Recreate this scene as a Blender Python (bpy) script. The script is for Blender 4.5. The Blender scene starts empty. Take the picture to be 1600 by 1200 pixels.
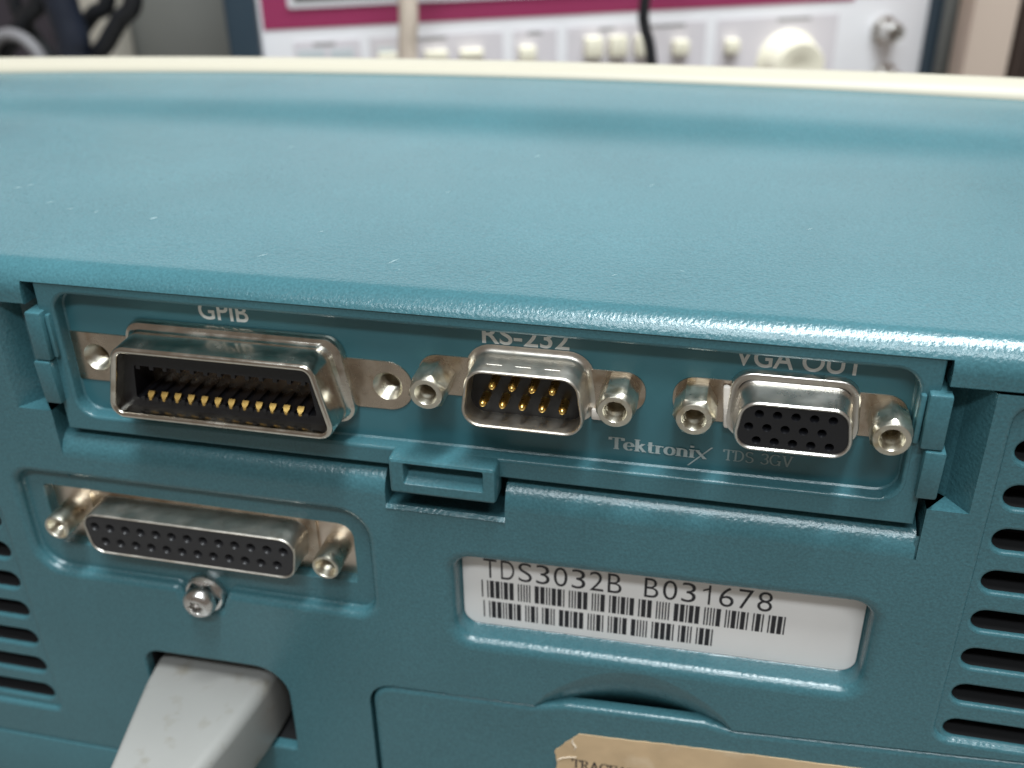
import bpy, bmesh, math, random
from mathutils import Vector, Matrix
from mathutils.geometry import delaunay_2d_cdt

random.seed(7)
MM = 0.001
scene = bpy.context.scene
COL = scene.collection

# ------------------------------------------------------------------ camera
CAM = Vector((26.447, -124.165, 70.452))                 # millimetres
RX = Vector((0.97560806, 0.21903942, -0.01451374))       # image right
DN = Vector((0.09424357, -0.47764155, -0.87348537))      # image down
FW = Vector((-0.19826009, 0.85081154, -0.48663401))      # view direction
FPX = 1626.857                                           # focal length in pixels of a 1600 px wide picture
cam_data = bpy.data.cameras.new('camera')
cam_data.sensor_width = 36.0
cam_data.lens = FPX / 1600 * 36.0
cam_data.clip_start = 0.005
cam_data.clip_end = 50
cam_data.dof.use_dof = True
cam_data.dof.focus_distance = 0.139
cam_data.dof.aperture_fstop = 21.0
cam = bpy.data.objects.new('camera', cam_data)
M = Matrix((RX, -DN, -FW)).transposed().to_4x4()
M.translation = CAM * MM
cam.matrix_world = M
COL.objects.link(cam)
scene.camera = cam

# ------------------------------------------------------------------ light
world = bpy.data.worlds.new('World')
scene.world = world
world.use_nodes = True
bg = world.node_tree.nodes['Background']
bg.inputs['Color'].default_value = (0.165, 0.138, 0.116, 1)
bg.inputs['Strength'].default_value = 1.0

def area(name, loc, aim, sx, sy, power, color):
    d = bpy.data.lights.new(name, 'AREA')
    d.shape = 'RECTANGLE'; d.size = sx; d.size_y = sy; d.energy = power; d.color = color
    o = bpy.data.objects.new(name, d)
    o.location = loc
    o.rotation_euler = (Vector(aim) - Vector(loc)).to_track_quat('-Z', 'Y').to_euler()
    COL.objects.link(o)
    return o
area('ceiling_lamp_front', (0.15, -1.05, 1.35), (0, 0, 0), 1.25, 0.14, 16.0, (0.88, 0.96, 1.0))
area('ceiling_lamp_middle', (0.25, -0.14, 1.60), (0, 0, 0), 1.25, 0.14, 48, (0.90, 0.97, 1.0))
area('lid_sheen_light', (0.3, 4.5, 1.9), (0, 0, 0.1), 12.0, 1.4, 74, (0.84, 0.95, 1.0))  # added broad light far behind, gives the lid its sheen; no actual window

scene.view_settings.view_transform = 'Standard'
scene.view_settings.look = 'None'
scene.view_settings.exposure = 0.0
scene.view_settings.gamma = 1.0
scene.render.engine = 'CYCLES'
scene.cycles.use_denoising = True

# ------------------------------------------------------------------ photo pixel -> place
def ray(u, v):
    return RX * ((u - 800) / FPX) + DN * ((v - 600) / FPX) + FW
def U(u, v, y):
    d = ray(u, v); q = CAM + d * ((y - CAM.y) / d.y)
    return (q.x, q.z)

# ------------------------------------------------------------------ materials
def material(name, color, rough=0.5, metal=0.0, bump=0.0, bscale=2500.0, vary=0.0, vscale=60.0,
             rvary=0.0, spec=0.5, stretch=None, color2=None, c2scale=200.0, c2lo=0.5, c2hi=0.65, grain=0.0):
    m = bpy.data.materials.new(name); m.use_nodes = True
    nt = m.node_tree; N = nt.nodes; L = nt.links
    b = N['Principled BSDF']
    b.inputs['Base Color'].default_value = (*color, 1)
    b.inputs['Roughness'].default_value = rough
    b.inputs['Metallic'].default_value = metal
    b.inputs['Specular IOR Level'].default_value = spec
    tc = N.new('ShaderNodeTexCoord')
    vec = tc.outputs['Object']
    if stretch:
        mp = N.new('ShaderNodeMapping'); mp.inputs['Scale'].default_value = stretch
        L.new(vec, mp.inputs['Vector']); svec = mp.outputs['Vector']
    else:
        svec = vec
    last = None
    if grain > 0:
        n = N.new('ShaderNodeTexNoise'); n.inputs['Scale'].default_value = 2600; n.inputs['Detail'].default_value = 2
        L.new(vec, n.inputs['Vector'])
        r0 = N.new('ShaderNodeMapRange'); r0.inputs[1].default_value = 0.3; r0.inputs[2].default_value = 0.7
        r0.inputs[3].default_value = 1 - grain; r0.inputs[4].default_value = 1 + grain
        L.new(n.outputs['Fac'], r0.inputs[0])
    if vary > 0:
        n = N.new('ShaderNodeTexNoise'); n.inputs['Scale'].default_value = vscale; n.inputs['Detail'].default_value = 4
        L.new(vec, n.inputs['Vector'])
        r = N.new('ShaderNodeMapRange'); r.inputs[1].default_value = 0.25; r.inputs[2].default_value = 0.75
        r.inputs[3].default_value = 1 - vary; r.inputs[4].default_value = 1 + vary
        L.new(n.outputs['Fac'], r.inputs[0])
        mx = N.new('ShaderNodeMix'); mx.data_type = 'RGBA'; mx.blend_type = 'MULTIPLY'; mx.inputs[0].default_value = 1
        mx.inputs[6].default_value = (*color, 1)
        if grain > 0:
            mu = N.new('ShaderNodeMath'); mu.operation = 'MULTIPLY'
            L.new(r.outputs[0], mu.inputs[0]); L.new(r0.outputs[0], mu.inputs[1]); L.new(mu.outputs[0], mx.inputs[7])
        else:
            L.new(r.outputs[0], mx.inputs[7])
        last = mx.outputs[2]
    if color2:
        n = N.new('ShaderNodeTexNoise'); n.inputs['Scale'].default_value = c2scale; n.inputs['Detail'].default_value = 5
        L.new(svec, n.inputs['Vector'])
        r = N.new('ShaderNodeMapRange'); r.inputs[1].default_value = c2lo; r.inputs[2].default_value = c2hi
        L.new(n.outputs['Fac'], r.inputs[0])
        mx = N.new('ShaderNodeMix'); mx.data_type = 'RGBA'
        L.new(r.outputs[0], mx.inputs[0])
        if last: L.new(last, mx.inputs[6])
        else: mx.inputs[6].default_value = (*color, 1)
        mx.inputs[7].default_value = (*color2, 1)
        last = mx.outputs[2]
    if last: L.new(last, b.inputs['Base Color'])
    if rvary > 0:
        n = N.new('ShaderNodeTexNoise'); n.inputs['Scale'].default_value = 350; n.inputs['Detail'].default_value = 5
        L.new(svec, n.inputs['Vector'])
        r = N.new('ShaderNodeMapRange'); r.inputs[1].default_value = 0.3; r.inputs[2].default_value = 0.7
        r.inputs[3].default_value = max(0.02, rough - rvary); r.inputs[4].default_value = rough + rvary
        L.new(n.outputs['Fac'], r.inputs[0]); L.new(r.outputs[0], b.inputs['Roughness'])
    if bump > 0:
        n = N.new('ShaderNodeTexNoise'); n.inputs['Scale'].default_value = bscale; n.inputs['Detail'].default_value = 3
        L.new(svec, n.inputs['Vector'])
        bp = N.new('ShaderNodeBump'); bp.inputs['Strength'].default_value = bump; bp.inputs['Distance'].default_value = 0.0002
        L.new(n.outputs['Fac'], bp.inputs['Height']); L.new(bp.outputs['Normal'], b.inputs['Normal'])
    return m

TEAL_RGB = (0.050, 0.146, 0.172)
TEAL = material('teal_grained_plastic', TEAL_RGB, 0.25, bump=0.36, bscale=1900, spec=.62, grain=.14, vary=0.09, vscale=38,
                color2=(0.16, 0.28, 0.30), c2scale=900, c2lo=0.75, c2hi=0.82)
TEALS = material('teal_smooth_plastic', TEAL_RGB, 0.28, bump=0.20, bscale=2200, grain=.12, vary=0.06, vscale=70)
TEALP = material('teal_painted_plate', (0.042, 0.144, 0.172), 0.30, bump=0.06, bscale=3000, vary=0.07, vscale=50)
IVORY = material('ivory_plastic', (0.50, 0.46, 0.37), 0.5, bump=0.05)
NICKEL = material('nickel_shell', (0.66, 0.62, 0.55), 0.20, 1.0, bump=0.05, bscale=900, rvary=0.09, vary=0.12, vscale=500,
                  color2=(0.40, 0.34, 0.27), c2scale=420, c2lo=0.58, c2hi=0.8)
TIN = material('tin_flange', (0.50, 0.42, 0.34), 0.27, 1.0, bump=0.05, bscale=700, rvary=0.08, vary=0.18, vscale=260,
               color2=(0.34, 0.24, 0.16), c2scale=330, c2lo=0.55, c2hi=0.8)
PLATE = material('tin_plate', (0.80, 0.68, 0.58), 0.36, 1.0, bump=0.04, bscale=700, rvary=0.06, vary=0.08)
ZINC = material('zinc_jackscrew', (0.70, 0.665, 0.57), 0.33, 1.0, bump=0.20, bscale=1300, rvary=0.10, vary=0.12, vscale=600,
                color2=(0.50, 0.40, 0.24), c2scale=380, c2lo=0.52, c2hi=0.75)
STEEL = material('steel_screw', (0.72, 0.70, 0.68), 0.27, 1.0, bump=0.08, bscale=1200, rvary=0.08, vary=0.1, vscale=500)
MATTE = material('dull_nickel_shell', (0.62, 0.58, 0.52), 0.40, 1.0, bump=0.10, bscale=1100, rvary=0.06, vary=0.15, vscale=450,
                 color2=(0.42, 0.36, 0.28), c2scale=380, c2lo=0.55, c2hi=0.8)
SATIN = material('satin_nickel_shell', (0.70, 0.67, 0.62), 0.30, 1.0, bump=0.05, bscale=900, rvary=0.05, vary=0.08, vscale=400)
GOLD = material('gold_contact', (0.92, 0.62, 0.20), 0.28, 1.0, bump=0.05, bscale=2500, rvary=0.05)
BLACK = material('black_insulator', (0.008, 0.008, 0.010), 0.34, bump=0.08, bscale=2500)
CHARCOAL = material('charcoal_insert', (0.022, 0.021, 0.023), 0.42, bump=0.06, bscale=2500)
DARK = material('interior_shade', (0.006, 0.006, 0.007), 0.8)  # near-black colour stands in for the shade inside slots and inlet
WHITEPRINT = material('white_print', (0.62, 0.64, 0.62), 0.55, vary=0.10, vscale=900)
GREYPRINT = material('worn_print', (0.40, 0.47, 0.47), 0.55, vary=0.2, vscale=900)
PAPER = material('label_paper', (0.85, 0.82, 0.80), 0.42, vary=0.04, vscale=90)
INK = material('label_ink', (0.018, 0.016, 0.02), 0.5)
KRAFT = material('kraft_sticker', (0.62, 0.44, 0.26), 0.75, vary=0.16, vscale=120, bump=0.6, bscale=180,
                 color2=(0.72, 0.56, 0.38), c2scale=160, c2lo=0.55, c2hi=0.75)
PLUGM = material('grey_plug_plastic', (0.285, 0.28, 0.265), 0.38, bump=0.06, bscale=1200, vary=0.05, vscale=60,
                 color2=(0.20, 0.18, 0.14), c2scale=260, c2lo=0.58, c2hi=0.85)
NYLON = material('white_nylon', (0.72, 0.66, 0.60), 0.45)

# ------------------------------------------------------------------ mesh helpers (millimetres in, metres out)
class MB:
    def __init__(s):
        s.v = []; s.f = []; s.m = []; s.mats = []
    def mat(s, m):
        if m not in s.mats: s.mats.append(m)
        return s.mats.index(m)
    def add(s, verts, faces, m=None):
        o = len(s.v); s.v += [tuple(q) for q in verts]
        k = s.mat(m) + 1 if m else 0
        for f in faces: s.f.append([i + o for i in f]); s.m.append(k)
    def loft(s, loops, m=None, cap=False, cap0=False):
        n = len(loops[0]); V = [q for l in loops for q in l]; F = []
        for a in range(len(loops) - 1):
            for i in range(n):
                j = (i + 1) % n
                F.append([a*n+i, a*n+j, (a+1)*n+j, (a+1)*n+i])
        if cap: F.append([(len(loops)-1)*n + i for i in range(n)])
        if cap0: F.append([i for i in range(n)][::-1])
        s.add(V, F, m)
    def plate(s, outline, holes, y, m=None):
        """flat sheet facing -Y, with holes; outline and holes in (x, z)"""
        pts = []; edges = []
        for lp in [outline] + holes:
            o = len(pts); pts += [Vector(q) for q in lp]
            edges += [(o + i, o + (i + 1) % len(lp)) for i in range(len(lp))]
        r = delaunay_2d_cdt(pts, edges, [], 0, 1e-5)
        vs, fs = r[0], r[2]; keep = []
        for f in fs:
            c = sum((vs[i] for i in f), Vector((0, 0))) / len(f)
            if inside(c, outline) and not any(inside(c, h) for h in holes):
                a = [vs[i] for i in f]
                ar = (a[1]-a[0]).x*(a[2]-a[0]).y - (a[1]-a[0]).y*(a[2]-a[0]).x
                keep.append(list(f) if ar > 0 else list(f)[::-1])
        s.add([(q.x, y, q.y) for q in vs], keep, m)
    def extrude_x(s, prof, xs, m=None, warp=None, caps=False):
        n = len(prof); V = []; F = []
        for x in xs:
            for (y, z) in prof:
                V.append((x, y, z + (warp(x, y) if warp else 0)))
        for a in range(len(xs) - 1):
            for i in range(n - 1):
                F.append([a*n+i, (a+1)*n+i, (a+1)*n+i+1, a*n+i+1])
        if caps:
            F.append(list(range(n))); F.append([(len(xs)-1)*n + i for i in range(n)][::-1])
        s.add(V, F, m)
    def rbox(s, x0, x1, y0, y1, z0, z1, r=0.3, seg=2, m=None, fn=None):
        bm = bmesh.new()
        bmesh.ops.create_cube(bm, size=1)
        for v in bm.verts:
            v.co = Vector((x0 + (v.co.x + .5)*(x1-x0), y0 + (v.co.y + .5)*(y1-y0), z0 + (v.co.z + .5)*(z1-z0)))
            if fn: v.co = Vector(fn(v.co))
        if r > 0: bmesh.ops.bevel(bm, geom=bm.edges[:], offset=r, segments=seg, affect='EDGES', profile=0.5)
        bm.verts.index_update()
        s.add([tuple(v.co) for v in bm.verts], [[v.index for v in f.verts] for f in bm.faces], m)
        bm.free()
    def build(s, name, m, parent=None, angle=32, smooth=True):
        me = bpy.data.meshes.new(name)
        me.from_pydata([(x*MM, y*MM, z*MM) for x, y, z in s.v], [], s.f)
        for q in [m] + s.mats: me.materials.append(q)
        me.polygons.foreach_set('material_index', s.m)
        if smooth:
            me.polygons.foreach_set('use_smooth', [True]*len(me.polygons))
            me.set_sharp_from_angle(angle=math.radians(angle))
        me.update()
        o = bpy.data.objects.new(name, me); COL.objects.link(o)
        if parent: o.parent = parent
        return o

def inside(p, poly):
    x, y = p; c = False; n = len(poly)
    for i in range(n):
        x0, y0 = poly[i]; x1, y1 = poly[(i+1) % n]
        if (y0 > y) != (y1 > y) and x < (x1-x0)*(y-y0)/(y1-y0) + x0: c = not c
    return c

def offset(poly, d):
    """polygon (CCW) moved outward by d"""
    out = []; n = len(poly)
    for i in range(n):
        p0, p1, p2 = Vector(poly[i-1]), Vector(poly[i]), Vector(poly[(i+1) % n])
        e0 = (p1-p0).normalized(); e1 = (p2-p1).normalized()
        n0 = Vector((e0.y, -e0.x)); n1 = Vector((e1.y, -e1.x))
        k = (n0 + n1) / max(1e-6, 1 + n0.dot(n1))
        out.append(tuple(p1 + k*d))
    return out

def roundpoly(poly, rad, n=6, d=0.0):
    """CCW polygon with rounded corners, moved outward by d; always n+1 points per corner"""
    q = offset(poly, d) if d else poly
    out = []; N = len(q)
    for i in range(N):
        p0, p1, p2 = Vector(q[i-1]), Vector(q[i]), Vector(q[(i+1) % N])
        a = (p0-p1).normalized(); b = (p2-p1).normalized()
        r = rad[i] if isinstance(rad, (list, tuple)) else rad
        cr = (p1-p0).x*(p2-p1).y - (p1-p0).y*(p2-p1).x
        r = max(0.02, r + d if cr > 0 else r - d)
        ang = math.acos(max(-1, min(1, a.dot(b))))
        t = min(r / math.tan(ang/2), 0.49*(p0-p1).length, 0.49*(p2-p1).length)
        r = t*math.tan(ang/2)
        bis = (a+b).normalized(); c = p1 + bis*(r/math.sin(ang/2))
        s0 = p1 + a*t - c; s1 = p1 + b*t - c
        a0 = math.atan2(s0.y, s0.x); a1 = math.atan2(s1.y, s1.x)
        da = (a1-a0 + math.pi) % (2*math.pi) - math.pi
        for k in range(n+1):
            w = a0 + da*k/n
            out.append((c.x + r*math.cos(w), c.y + r*math.sin(w)))
    return out

def rect(x0, x1, z0, z1): return [(x0, z0), (x1, z0), (x1, z1), (x0, z1)]
def at(loop, y): return [(x, y, z) for x, z in loop]
def circle(cx, cz, r, n=24, ph=0.0): return [(cx + r*math.cos(ph + 2*math.pi*i/n), cz + r*math.sin(ph + 2*math.pi*i/n)) for i in range(n)]
def hexloop(cx, cz, af, n=24, ph=0.0):
    out = []
    for i in range(n):
        w = 2*math.pi*i/n; k = ((w - ph) % (math.pi/3)) - math.pi/6
        r = af/2/math.cos(k)
        out.append((cx + r*math.cos(w), cz + r*math.sin(w)))
    return out
def fillet_in(poly, rad, rf, y, n=6, k=6):
    """loops of a rounded edge that leads from a face at y into a recess whose wall follows poly"""
    return [at(roundpoly(poly, rad, n, rf*(1-math.sin(t))+ (0.03 if i == 0 else 0)), y + rf*(1-math.cos(t)))
            for i, t in enumerate([math.pi/2*j/k for j in range(k+1)])]
def lathe(mb, prof, cx, cz, n=24, m=None, cap=True):
    mb.loft([at(circle(cx, cz, r, n), y) for r, y in prof], m, cap=cap)

def empty(name, loc=(0, 0, 0), rz=0.0, label=None, cat=None, group=None):
    o = bpy.data.objects.new(name, None); o.empty_display_size = 0.01
    o.location = [c*MM for c in loc]; o.rotation_euler[2] = rz
    COL.objects.link(o)
    tag(o, label, cat, group)
    return o
def tag(o, label=None, cat=None, group=None, kind=None):
    if label: o['label'] = label
    if cat: o['category'] = cat
    if group: o['group'] = group
    if kind: o['kind'] = kind
    return o

# lettering: sans from the built-in font, fitted into a box of the given size
def sans(name, text, x, z, w, h, y, m, parent, thick=0.0):
    cu = bpy.data.curves.new('lettering', 'FONT'); cu.body = text; cu.size = 1; cu.offset = thick
    o = bpy.data.objects.new('lettering', cu); COL.objects.link(o)
    me0 = bpy.data.meshes.new_from_object(o.evaluated_get(bpy.context.evaluated_depsgraph_get()))
    xs = [v.co.x for v in me0.vertices]; ys = [v.co.y for v in me0.vertices]
    sx = w/(max(xs)-min(xs)); sz = h/(max(ys)-min(ys))
    mb = MB(); mb.add([(x + (v.co.x-min(xs))*sx, y, z + (v.co.y-min(ys))*sz) for v in me0.vertices],
                      [list(p.vertices) for p in me0.polygons])
    bpy.data.objects.remove(o); bpy.data.curves.remove(cu); bpy.data.meshes.remove(me0)
    return mb, lambda: mb.build(name, m, parent, smooth=False)

# broad-pen strokes for the serif lettering: unit letters, z 0..1 cap height
def arc(cx, cz, rx, rz, a0, a1, n=14):
    return [(cx + rx*math.cos(math.radians(a0+(a1-a0)*i/n)), cz + rz*math.sin(math.radians(a0+(a1-a0)*i/n))) for i in range(n+1)]
def serif_letter(ch):
    s = []; w = 0.8; X = .68
    def stem(x, z0, z1, ft=True, fb=True, fw=.17):
        s.append([(x, z0), (x, z1)])
        if fb: s.append([(x-fw, z0+.03), (x+fw, z0+.03)])
        if ft: s.append([(x-fw, z1-.03), (x+fw, z1-.03)])
    if ch == 'T': stem(.42, 0, 1, False); s += [[(.02, .96), (.82, .96)], [(.05, .76), (.05, .98)], [(.79, .76), (.79, .98)]]; w = .86
    elif ch == 'e': s += [arc(.3, .34, .24, .32, 0, 320), [(.08, .36), (.54, .36)]]; w = .62
    elif ch == 'k': stem(.16, 0, 1); s += [[(.16, .28), (.5, .64)], [(.3, .42), (.58, .02)], [(.44, .03), (.7, .03)], [(.38, .65), (.62, .65)]]; w = .72
    elif ch == 't': s += [[(.2, .9), (.2, .14)], arc(.32, .14, .12, .12, 180, 320, 6), [(.04, .64), (.42, .64)]]; w = .48
    elif ch == 'r': stem(.16, 0, X); s += [arc(.36, .44, .2, .2, 160, 50, 6)]; w = .54
    elif ch == 'o': s += [arc(.32, .34, .25, .32, 0, 360, 20)]; w = .68
    elif ch == 'n': stem(.16, 0, X); s += [arc(.36, .44, .2, .2, 180, 0, 8) + [(.56, 0)], [(.42, .03), (.7, .03)]]; w = .76
    elif ch == 'i': stem(.16, 0, X); s += [[(.16, .84), (.16, 1)]]; w = .36
    elif ch == 'x': s += [[(.06, .66), (.56, .02)], [(.0, .65), (.24, .65)], [(.42, .03), (.66, .03)]]; w = .66
    elif ch == 'D': stem(.16, 0, 1); s += [[(.16, .97), (.34, .97)] + arc(.34, .5, .42, .47, 90, -90, 12) + [(.16, .03)]]; w = .9
    elif ch == 'S': s += [arc(.36, .74, .26, .23, 20, 270, 10) + arc(.36, .26, .28, .25, 90, -160, 10)]; w = .74
    elif ch == '3': s += [arc(.32, .74, .24, .23, 160, -90, 10) + arc(.32, .27, .28, .25, 90, -160, 10)[1:]]; w = .7
    elif ch == 'G': s += [arc(.48, .5, .4, .48, 45, 320, 16), [(.82, .0), (.82, .42)], [(.62, .42), (.94, .42)]]; w = 1.0
    elif ch == 'C': s += [arc(.48, .5, .4, .48, 45, 315, 16), [(.8, .7), (.8, .95)]]; w = .92
    elif ch == 'V': s += [[(.12, .98), (.44, .0)], [(.44, .0), (.74, .98)], [(-.02, .97), (.28, .97)], [(.6, .97), (.88, .97)]]; w = .88
    elif ch == 'A': s += [[(.12, .02), (.44, 1.0)], [(.44, 1.0), (.76, .02)], [(.22, .34), (.66, .34)], [(-.02, .03), (.26, .03)], [(.6, .03), (.92, .03)]]; w = .92
    elif ch == 'R': stem(.16, 0, 1); s += [[(.16, .97), (.38, .97)] + arc(.38, .74, .24, .23, 90, -90, 10) + [(.16, .51)], [(.36, .5), (.72, .02)], [(.62, .03), (.9, .03)]]; w = .88
    elif ch == 'E': stem(.16, 0, 1); s += [[(.16, .97), (.7, .97)], [(.7, .98), (.7, .78)], [(.16, .52), (.52, .52)], [(.16, .03), (.72, .03)], [(.72, .02), (.72, .24)]]; w = .82
    elif ch == 'B': stem(.16, 0, 1); s += [[(.16, .97), (.4, .97)] + arc(.4, .75, .22, .22, 90, -90, 8) + [(.16, .53)], [(.4, .53)] + arc(.4, .28, .27, .25, 90, -90, 8) + [(.16, .03)]]; w = .8
    elif ch == 'L': stem(.16, 0, 1); s += [[(.16, .03), (.68, .03)], [(.68, .02), (.68, .24)]]; w = .76
    return s, w
def serif(mb, text, x, z, w, h, y, thick=.17, thin=.06, tilt=0.0):
    """bold serif letters drawn with a broad pen: upright strokes thick, level strokes thin"""
    tot = sum((serif_letter(c)[1] if c != ' ' else .5) for c in text); k = w/tot; cx = 0; lay = 0
    for c in text:
        if c == ' ': cx += .5; continue
        st, lw = serif_letter(c)
        for pl in st:
            V = []; F = []
            for i, p in enumerate(pl):
                a = Vector(pl[max(0, i-1)]); b = Vector(pl[min(len(pl)-1, i+1)]); d = (b-a).normalized()
                t = (thin + (thick-thin)*abs(d.y)**1.5)/2
                nx, nz = -d.y*t, d.x*t
                lay += 1e-4
                for sg in (1, -1):
                    px = x + (cx + p[0] + nx*sg)*k; pz = z + (p[1] + nz*sg)*h
                    V.append((px, y - lay*.02, pz + tilt*(px-x)))
            for i in range(len(pl)-1): F.append([2*i, 2*i+1, 2*i+3, 2*i+2])
            lay += .25
            mb.add(V, F)
        cx += lw

# ================================================================== the place
YB = -3.0                      # rear face of the instrument
BENCH = -118.0
mb = MB(); mb.rbox(-900, 900, -260, 900, BENCH-30, BENCH, 2)
tag(mb.build('bench_top', material('bench_laminate', (0.18, 0.17, 0.155), 0.6, vary=0.08, vscale=20)), kind='structure')

# ------------------------------------------------------------------ oscilloscope
scope = empty('oscilloscope', (0, 0, BENCH), label='teal plastic oscilloscope seen from behind, with ivory front bezel, vents and serial label', cat='oscilloscope')
def spart(mb, name, m, parent=None, angle=32, smooth=True):
    """a part of the oscilloscope (its Empty stands at its base on the bench)"""
    o = mb.build(name, m, parent or scope, angle, smooth)
    if parent is None: o.location.z = -BENCH*MM
    return o
XL, XR = -190.0, 185.0
OL, OR = -76.0, 53.8           # opening of the module bay
# top cover ---------------------------------------------------------
ZC, RC = 8.3, 4.4
def arch(x, y):
    k = max(0.0, min(1.0, (y-30)/70)); return -1.55e-4*x**2*k
def arcp(t0, t1, n): return [(YB + RC - RC*math.cos(math.radians(t0+(t1-t0)*i/n)), ZC + RC*math.sin(math.radians(t0+(t1-t0)*i/n))) for i in range(n+1)]
ZTOP = lambda y: 12.68 + (y - 1.4)*.029            # the lid rises slightly towards the front of the instrument
back = [(y, ZTOP(y)) for y in (2.4, 5, 10, 18, 28, 38, 48, 56)] + [(62, 14.5), (66, 14.75), (70, 15.25), (73.5, 15.95), (77, 16.75), (80, 17.3), (83, 17.65), (87, 17.95), (92, 18.3), (100.2, 18.68)]
t_low = math.degrees(math.asin((10.1-ZC)/RC))
center = [(2.5, 10.0), (-1.8, 10.0)] + arcp(t_low+2, 87, 12) + back
side = [(2.5, 6.55), (-2.7, 6.55), (YB, 6.8), (YB, ZC)] + arcp(4, 87, 14) + back
def xs(a, b, step=6.0):
    n = max(1, int(round((b-a)/step))); return [a + (b-a)*i/n for i in range(n+1)]
mb = MB()
mb.extrude_x(center, xs(OL, OR), warp=arch)
mb.extrude_x(side, xs(XL, OL), warp=arch)
mb.extrude_x(side, xs(OR, XR), warp=arch)
for x, fl in ((OL, 1), (OR, -1)):           # cheeks of the bay under the lip
    c = [(x, 2.5, 6.55), (x, -2.7, 6.55), (x, YB, 6.8), (x, YB, ZC)] + [(x, y, z) for y, z in arcp(4, t_low+2, 4)] + [(x, 2.5, 10.4)]
    mb.add(c, [list(range(len(c)))[::fl]])
top_cover = spart(mb, 'top_cover', TEAL, angle=40)
def on_top(u, v):
    d = ray(u, v); z = 13.0
    for _ in range(6):
        q = CAM + d*((z - CAM.z)/d.z); z = ZTOP(min(q.y, 56)) + arch(q.x, q.y)
    return Vector((q.x, q.y, z))
mb = MB()
for (u, v, w, l) in ((240, 341, .30, 1.3), (410, 399, .16, 1.6), (615, 408, .16, 2.0), (28, 293, .2, 1.5), (48, 289, .15, 1.0), (78, 316, .12, 1.4), (110, 326, .14, 1.2), (150, 331, .12, .9),
                     (502, 362, .10, .9), (1018, 290, .10, 1.6), (1265, 358, .10, 1.2), (840, 245, .14, 1.2), (455, 230, .12, 1.8), (1120, 250, .10, 1.4), (960, 430, .09, 1.1), (700, 300, .08, 1.0)):
    p = on_top(u, v); a = random.uniform(.5, 1.1); dx, dy = math.cos(a)*l/2, math.sin(a)*l*.7; k = w/2
    h = lambda x, y: ZTOP(y) + arch(x, y) + .03
    mb.add([(x, y, h(x, y)) for x, y in ((p.x-dx, p.y-dy), (p.x+k, p.y-k), (p.x+dx, p.y+dy), (p.x-k, p.y+k))], [[0, 1, 2, 3]])
so = mb.build('scuff_marks', material('scuffed_plastic', (0.30, 0.42, 0.44), .6), top_cover, smooth=False); so['kind'] = 'stuff'
# ivory bezel -------------------------------------------------------
mb = MB()
bz = [(100.2, 6), (100.2, 18.4), (100.4, 19.1), (101, 19.8), (102.5, 20.4), (105, 20.75), (107, 20.75), (110, 20.3), (116, 18.6), (124, 14), (130, 8), (132, 0), (132, BENCH+8), (100.2, BENCH+8)]
def bezel_arch(x, y):
    k = max(0.0, min(1.0, (y-100.2)/2.5))
    return (1-k)*(-1.55e-4*x**2) + k*(-1.1e-4*(x-25)**2)
mb.extrude_x(bz, xs(XL-6, XR+6, 8), warp=bezel_arch, caps=True)
spart(mb, 'front_bezel', IVORY, angle=50)
# case behind the rear face (open to the back panel) ----------------
mb = MB()
V = [(x, y, z) for y in (-2.4, 100) for x, z in ((XL+.4, BENCH+8), (XR-.4, BENCH+8), (XR-.4, 8), (XL+.4, 8))]
mb.add(V, [[0, 1, 5, 4], [1, 2, 6, 5], [3, 0, 4, 7], [4, 5, 6, 7]])
spart(mb, 'case', TEALS)
for x in (-150, 145):
    for y in (14, 112):
        mb = MB(); mb.rbox(x-12, x+12, y-8, y+8, BENCH, BENCH+8.4, 1.5)
        spart(mb, 'foot', BLACK)

# rear panel --------------------------------------------------------
ZT, RF = -16.0, 4.2            # shelf under the module: height and edge radius
NL, NR, NZ = -21.7, -3.2, -22.6  # latch notch
VL, VR = 59.5, -82.0           # outer ends of the clip channels
# recess of the 25-way socket, with the pocket for the screw
P25 = [(-86.6, -44.6), (-60.6, -44.6), (-58.9, -48.6), (-53.2, -48.6), (-51.5, -44.6), (-25.4, -44.6), (-25.4, -24.4), (-86.6, -24.4)]
R25 = [5.0, 1.4, 1.0, 1.0, 1.4, 3.0, 5.0, 3.2]
PLB = [(-11.7, -46.9), (50.3, -46.0), (50.3, -29.5), (-11.7, -30.9)]
PIN = [(-70.2, -80.0), (-43.0, -79.6), (-43.0, -60.3), (-70.2, -60.6)]
RIN = [1.0, 0.8, 6.0, 3.0]
DOOR = [(-27.3, -111), (112, -111), (112, -53.4), (75, -55.3), (32.6, -58.1), (1.5, -59.4), (-27.3, -60.4)]
RDO = [4, 4, 4, .5, .5, .5, 4.0]
VRP = rect(62.0, 178, -52.9, 4.8)
VLP = rect(-186, -91.6, -80.2, -32.0)
scoop_n = 16
SC0, SC1 = Vector((1.0, -59.0)), Vector((33.0, -57.6))
def scoop_arc():
    out = []
    for i in range(scoop_n+1):
        t = i/scoop_n; p = SC0.lerp(SC1, t)
        out.append((p.x, p.y + 9.6*math.sin(math.pi*t)**.75))
    return out
door_hole = roundpoly(DOOR, RDO, 5, 0.55)
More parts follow.
